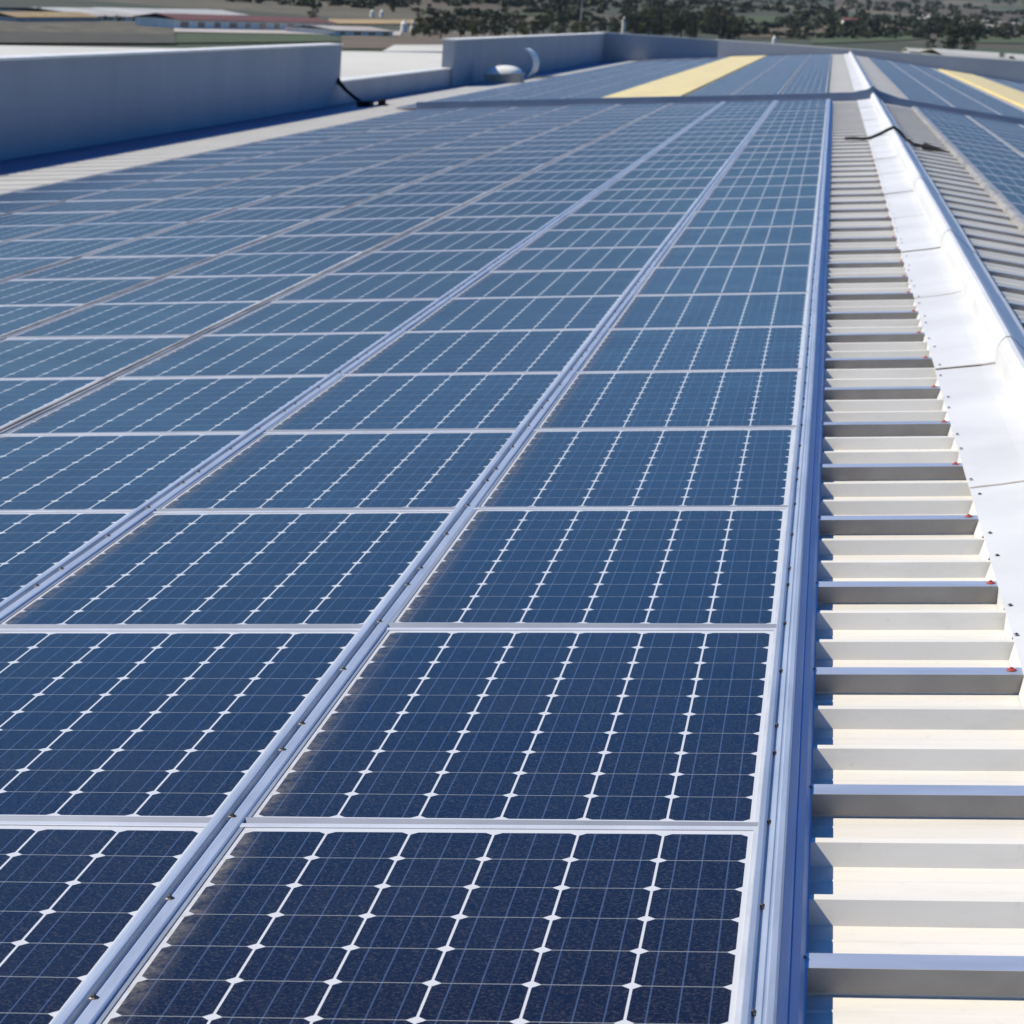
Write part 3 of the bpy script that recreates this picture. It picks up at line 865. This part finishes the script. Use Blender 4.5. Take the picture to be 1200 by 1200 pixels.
def long_shed(name, label, pa, pb, depth, h, roofh, wallm, roofm, windows=0, group=None, cat='building', square=False):
    A, B = on_ground(*pa), on_ground(*pb)
    if square:
        rt = Vector((RW.col[0].x, RW.col[0].y, 0)).normalized()
        dist = (A - CW).length
        B = A + rt * ((pb[0] - pa[0]) * dist / F)
    d = (B - A); d.z = 0; L = d.length; d.normalize(); nrm = Vector((-d.y, d.x, 0))
    if nrm.y < 0: nrm = -nrm
    z = min(terrain(A.x, A.y), terrain(B.x, B.y)) - 0.2
    M = Matrix(((d.x, nrm.x, 0, A.x), (d.y, nrm.y, 0, A.y), (0, 0, 1, z), (0, 0, 0, 1)))
    e = bpy.data.objects.new(name, None); COL.objects.link(e); e.matrix_world = M
    tag(e, label, cat, group)
    b = MB(); b.box((0, 0, 0), (L, depth, h))
    link('wall', b.mesh('wall', MT[wallm]), e)
    b = MB()
    o = 0.4
    pts = [(-o, h + 0.02), (depth / 2, h + roofh), (depth + o, h + 0.02), (depth + o, h - 0.12), (depth / 2, h + roofh - 0.2), (-o, h - 0.12)]
    n = len(pts)
    for xx in (-o, L + o): b.v.extend([(xx, p[0], p[1]) for p in pts])
    for j in range(n):
        j2 = (j + 1) % n
        b.f.append((j, j2, n + j2, n + j)); b.mi.append(0)
    b.f.append((0, 1, 4, 5)); b.mi.append(0); b.f.append((1, 2, 3, 4)); b.mi.append(0)
    b.f.append((n, n + 1, n + 4, n + 5)); b.mi.append(0); b.f.append((n + 1, n + 2, n + 3, n + 4)); b.mi.append(0)
    link('roof', b.mesh('roof', MT[roofm]), e)
    if windows:
        for k in range(windows):
            cx = L * (k + 0.5) / windows
            wd = L / windows * rnd.uniform(0.28, 0.5)
            b = MB(); b.box((cx - wd / 2, -0.06, h * 0.30), (cx + wd / 2, 0.02, h * 0.78))
            link('window', b.mesh('window', MT['window_dark']), e)
    return e
long_shed('farm_building', 'long low farm building with red tiled roof above the left parapet', (206, 34.5), (392, 37), 9, 2.3, 1.0, 'post_white', 'red_tile', 11)
long_shed('packing_shed', 'low shed with ochre roof and dark openings at the upper left corner', (-30, 23.5), (72, 23), 8, 1.3, 0.8, 'shed_wall', 'ochre', 8)
long_shed('packing_shed', 'low grey shed with dark openings between the ochre shed and farm building', (76, 24), (203, 26), 8, 1.3, 0.5, 'post_white', 'pale_soil', 9)
long_shed('greenhouse', 'long pale plastic greenhouse at the top left edge', (-30, 12.5), (195, 14), 26, 1.0, 0.9, 'plastic', 'plastic')
long_shed('storage_shed', 'grey roofed shed right of the red tiled farm building', (392, 42), (460, 43), 12, 1.5, 0.7, 'post_white', 'pale_soil', 4)
long_shed('greenhouse', 'white greenhouse roofs at the right edge behind the far parapet', (1108, 74), (1290, 82), 60, 2.6, 2.0, 'plastic', 'plastic', square=True)
long_shed('greenhouse', 'small white greenhouse left of the large dark tree on the right', (1066, 66), (1102, 68), 20, 2.0, 1.2, 'plastic', 'plastic', square=True)
long_shed('farmhouse', 'small orange farmhouse among the dark trees near the top', (832, 25), (846, 25), 6, 4.0, 1.5, 'house_orange', 'red_tile', 2, square=True)
long_shed('farmhouse', 'small pale house among dark trees right of the white tower', (752, 38), (765, 38), 6, 3.0, 1.0, 'post_white', 'red_tile', 2, square=True)
long_shed('farmhouse', 'tiny pale house right of the green meadow', (988, 30), (1004, 30), 8, 3, 1.5, 'post_white', 'red_tile', 2, square=True)

def tower(name, label, px, h, r, mat, cat, taper=0.8, group=None):
    P = on_ground(*px)
    b = MB(); b.tube([(0, 0, -0.3), (0, 0, h * 0.72), (0, 0, h * 0.76), (0, 0, h * 0.78), (0, 0, h)], [r, r * taper, r * taper, r * taper * 1.15, r * 0.35], 12)
    e = empty(name, (P.x, P.y, terrain(P.x, P.y))); tag(e, label, cat, group)
    link('shaft', b.mesh('shaft', MT[mat], False), e)
    b = MB(); b.tube([(0, 0, h), (0, 0, h + 0.5)], [r * 0.36, r * 0.1], 8)
    link('cap', b.mesh('cap', MT[mat]), e)
    return e
tower('water_tower', 'narrow white tower standing before dark trees above the far parapet', (730, 44), 7.2, 0.85, 'post_white', 'tower')
tower('chimney', 'short white stack on the far parapet line left of the ridge', (907, 54), 3.6, 1.0, 'post_white', 'chimney')
tower('silo', 'left of two small white silos beyond the brown field', (473, 38), 3.0, 1.0, 'post_white', 'silo', 0.9)
tower('silo', 'right of two small white silos beyond the brown field', (484, 38), 3.0, 1.0, 'post_white', 'silo', 0.9)
tower('silo', 'left of two tiny white silos behind the ochre field', (436, 20), 2.6, 0.9, 'post_white', 'silo', 0.9)
tower('silo', 'right of two tiny white silos behind the ochre field', (447, 20), 2.6, 0.9, 'post_white', 'silo', 0.9)
P = on_ground(680, 30)
b = MB(); b.tube([(0, 0, -0.3), (0, 0, 6), (0, 0, 12)], [0.16, 0.12, 0.08], 8)
e = empty('utility_pole', (P.x, P.y, terrain(P.x, P.y))); tag(e, 'thin pale utility pole rising above the tree line near the top', 'pole')
link('pole', b.mesh('pole', MT['post_white']), e)
b = MB(); b.box((-0.9, -0.06, 10.9), (0.9, 0.06, 11.05))
link('crossarm', b.mesh('crossarm', MT['post_white']), e)

# ------------------------------------------------------------------ trees
def leaf_cluster(mb, c, r, n, rs, size=0.5, flat=0.8):
    for _ in range(n):
        d = Vector((rs.gauss(0, 1), rs.gauss(0, 1), rs.gauss(0, 1))); d.normalize()
        q = Vector(c) + Vector((d.x * r, d.y * r, d.z * r * flat)) * (rs.random() ** 0.4)
        nn = (d + Vector((rs.gauss(0, .6), rs.gauss(0, .6), rs.gauss(0, .6)))).normalized()
        a = nn.orthogonal().normalized(); b = nn.cross(a); s = size * rs.uniform(0.6, 1.4)
        an = rs.uniform(0, 6.3); a, b = a * math.cos(an) + b * math.sin(an), b * math.cos(an) - a * math.sin(an)
        mb.poly([q - a * s * .5, q + b * s * .3, q + a * s * .5, q - b * s * .3])
def tree_meshes(seed, leaf, H=10.0, kind='round'):
    rs = random.Random(seed)
    t = MB(); t.tube([(0, 0, -0.3), (0.1, 0, H * .2), (0.0, 0.1, H * .45), (0.1, 0, H * .75)], [H * .03, H * .024, H * .016, H * .005], 7)
    cr = MB(); cl = []
    nb = 16
    for k in range(nb):
        if kind == 'round':
            z = H * rs.uniform(0.16, 0.9); rad = H * 0.36 * math.sin(math.pi * min(1, max(0.12, (z / H - 0.12) / 0.95))) ** 0.6
            a = rs.uniform(0, 6.28); q = rad * rs.uniform(0.25, 0.9)
            c = (q * math.cos(a), q * math.sin(a), z); r = H * rs.uniform(0.10, 0.17)
        else:
            z = H * (0.12 + 0.85 * k / nb); rad = H * 0.13 * (1.15 - z / H)
            a = rs.uniform(0, 6.28); c = (rad * math.cos(a) * .5, rad * math.sin(a) * .5, z); r = H * 0.11 * (1.25 - z / H)
        t.tube([(0.03, 0.03, c[2] * 0.55), (c[0] * .9, c[1] * .9, c[2] * 0.95)], [H * .009, H * .003], 5)
        leaf_cluster(cr, c, r, 70, rs, H * 0.055)
    return t.mesh('trunk', MT['bark']), cr.mesh('crown', MT[leaf], fix=False)
TM = [tree_meshes(1, 'leaf_dark'), tree_meshes(2, 'leaf_dark'), tree_meshes(3, 'leaf_olive'), tree_meshes(4, 'leaf_dark', kind='tall')]
def tree(px, py, h, kind, label, group=None, name='tree', dx=0, dy=0):
    P = on_ground(px, py)
    P = Vector((P.x + dx, P.y + dy, 0)); z = terrain(P.x, P.y)
    e = bpy.data.objects.new(name, None); COL.objects.link(e)
    s = h / 10.0
    e.location = (P.x, P.y, z - 0.1); e.rotation_euler = (0, 0, rnd.uniform(0, 6.28)); e.scale = (s * rnd.uniform(.9, 1.25), s * rnd.uniform(.9, 1.25), s)
    tag(e, label, 'tree', group)
    link('trunk', TM[kind][0], e); link('crown', TM[kind][1], e)
    return e
tree(1116, 70, 17, 0, 'large dark spreading tree between the two white greenhouses on the right')
tree(1133, 68, 13, 1, 'dark tree touching the right side of the largest tree on the right')
tree(1092, 66, 7, 1, 'low dark tree before the small white greenhouse')
tree(1172, 78, 5.5, 2, 'round dark shrub tree before the white greenhouse at the right edge')
tree(1184, 79, 4.0, 1, 'smaller dark shrub tree at the right foot of the round shrub tree')
tree(44, 24, 3.0, 0, 'small dark tree before the ochre shed at the upper left')
tree(366, 26, 6.0, 1, 'dark tree behind the right end of the red roofed farm building')
tree(460, 14, 9, 3, 'dark tall tree pair standing behind the ochre field', name='tree')
# belts of dark trees behind the far parapet
for k in range(58):
    x = 482 + (k / 57) * 250 + rnd.uniform(-4, 4)
    tree(x, 38 + rnd.uniform(-6, 8), rnd.uniform(4.2, 6.8), rnd.choice((0, 0, 1, 1, 2)), 'dark tree in the dense belt between the ochre field and the white tower', 'trees in the belt left of the white tower')
for k in range(52):
    x = 738 + (k / 51) * 130 + rnd.uniform(-4, 4)
    tree(x, 40 + rnd.uniform(-9, 8), rnd.uniform(7, 12), rnd.choice((0, 0, 1, 2, 3)), 'tall dark tree in the clump between the white tower and the green meadow', 'tall trees right of the white tower')
for k in range(50):
    x = 870 + (k / 49) * 350 + rnd.uniform(-4, 4)
    y = 22 + (x - 870) * 0.045 + rnd.uniform(-4, 8)
    if x < 930 and y < 30: y = 14
    tree(x, y, rnd.uniform(3.5, 6.5), rnd.choice((0, 1, 2, 2)), 'dark tree in the loose belt between the green meadow and the right edge', 'trees in the loose belt on the right')
for k in range(22):
    x = 20 + k * 17 + rnd.uniform(-5, 5)
    if x < 205: tree(x, 25.5 + rnd.uniform(-.8, .8), rnd.uniform(1.2, 2.0), rnd.choice((0, 1, 2)), 'low dark bush in the row before the sheds at the upper left', 'bushes before the sheds', name='bush')
# scrub and hedges that nobody could count on the rising land
sc = MB(); rs = random.Random(5)
for k in range(900):
    x = rs.uniform(200, 1220); y = rs.uniform(-12, 46)
    hor = 28 + 0.0675 * (x - 984)
    if y < hor - 26 and rs.random() < .3: continue
    if x < 500 and y > 10: continue
    if 860 < x < 925 and 15 < y < 30: continue
    if y > hor + 22: continue
    P = on_ground(x, y); r = math.hypot(P.x, P.y)
    if r > 4300 or r < 500: continue
    s = rs.uniform(1.0, 2.4) * (1 + r / 2600)
    for j in range(rs.randint(1, 4)):
        c = (P.x + rs.gauss(0, s * 1.8), P.y + rs.gauss(0, s * 1.2), terrain(P.x, P.y) + s * .4)
        leaf_cluster(sc, c, s, 26, rs, s * 0.75, 0.7)
o = link('scrub', sc.mesh('scrub', MT['leaf_dark'], fix=False))
tag(o, 'dark scrub and hedges scattered over the rising farmland at the top', 'scrub', None, 'stuff')

# ------------------------------------------------------------------ thin haze in the valley air
HZ = 760.0
b = MB(); b.box((-5400, -1200, -60.0), (5400, 11500, 0)); zt_h = HZ
b.v = [(x, y, (HZ if z == 0 else z)) for x, y, z in b.v]
g = NG('haze'); g.t.nodes.remove(g.p)
pv = g.n('ShaderNodeVolumePrincipled'); pv.inputs['Density'].default_value = 0.000025
pv.inputs['Color'].default_value = (0.75, 0.85, 1.0, 1); pv.inputs['Anisotropy'].default_value = 0.2
out = [n for n in g.t.nodes if n.type == 'OUTPUT_MATERIAL'][0]
g.l(pv.outputs[0], out.inputs['Volume'])
o = link('haze', b.mesh('haze', g.m)); tag(o, 'thin pale haze in the air over the far farmland', 'haze', None, 'stuff')
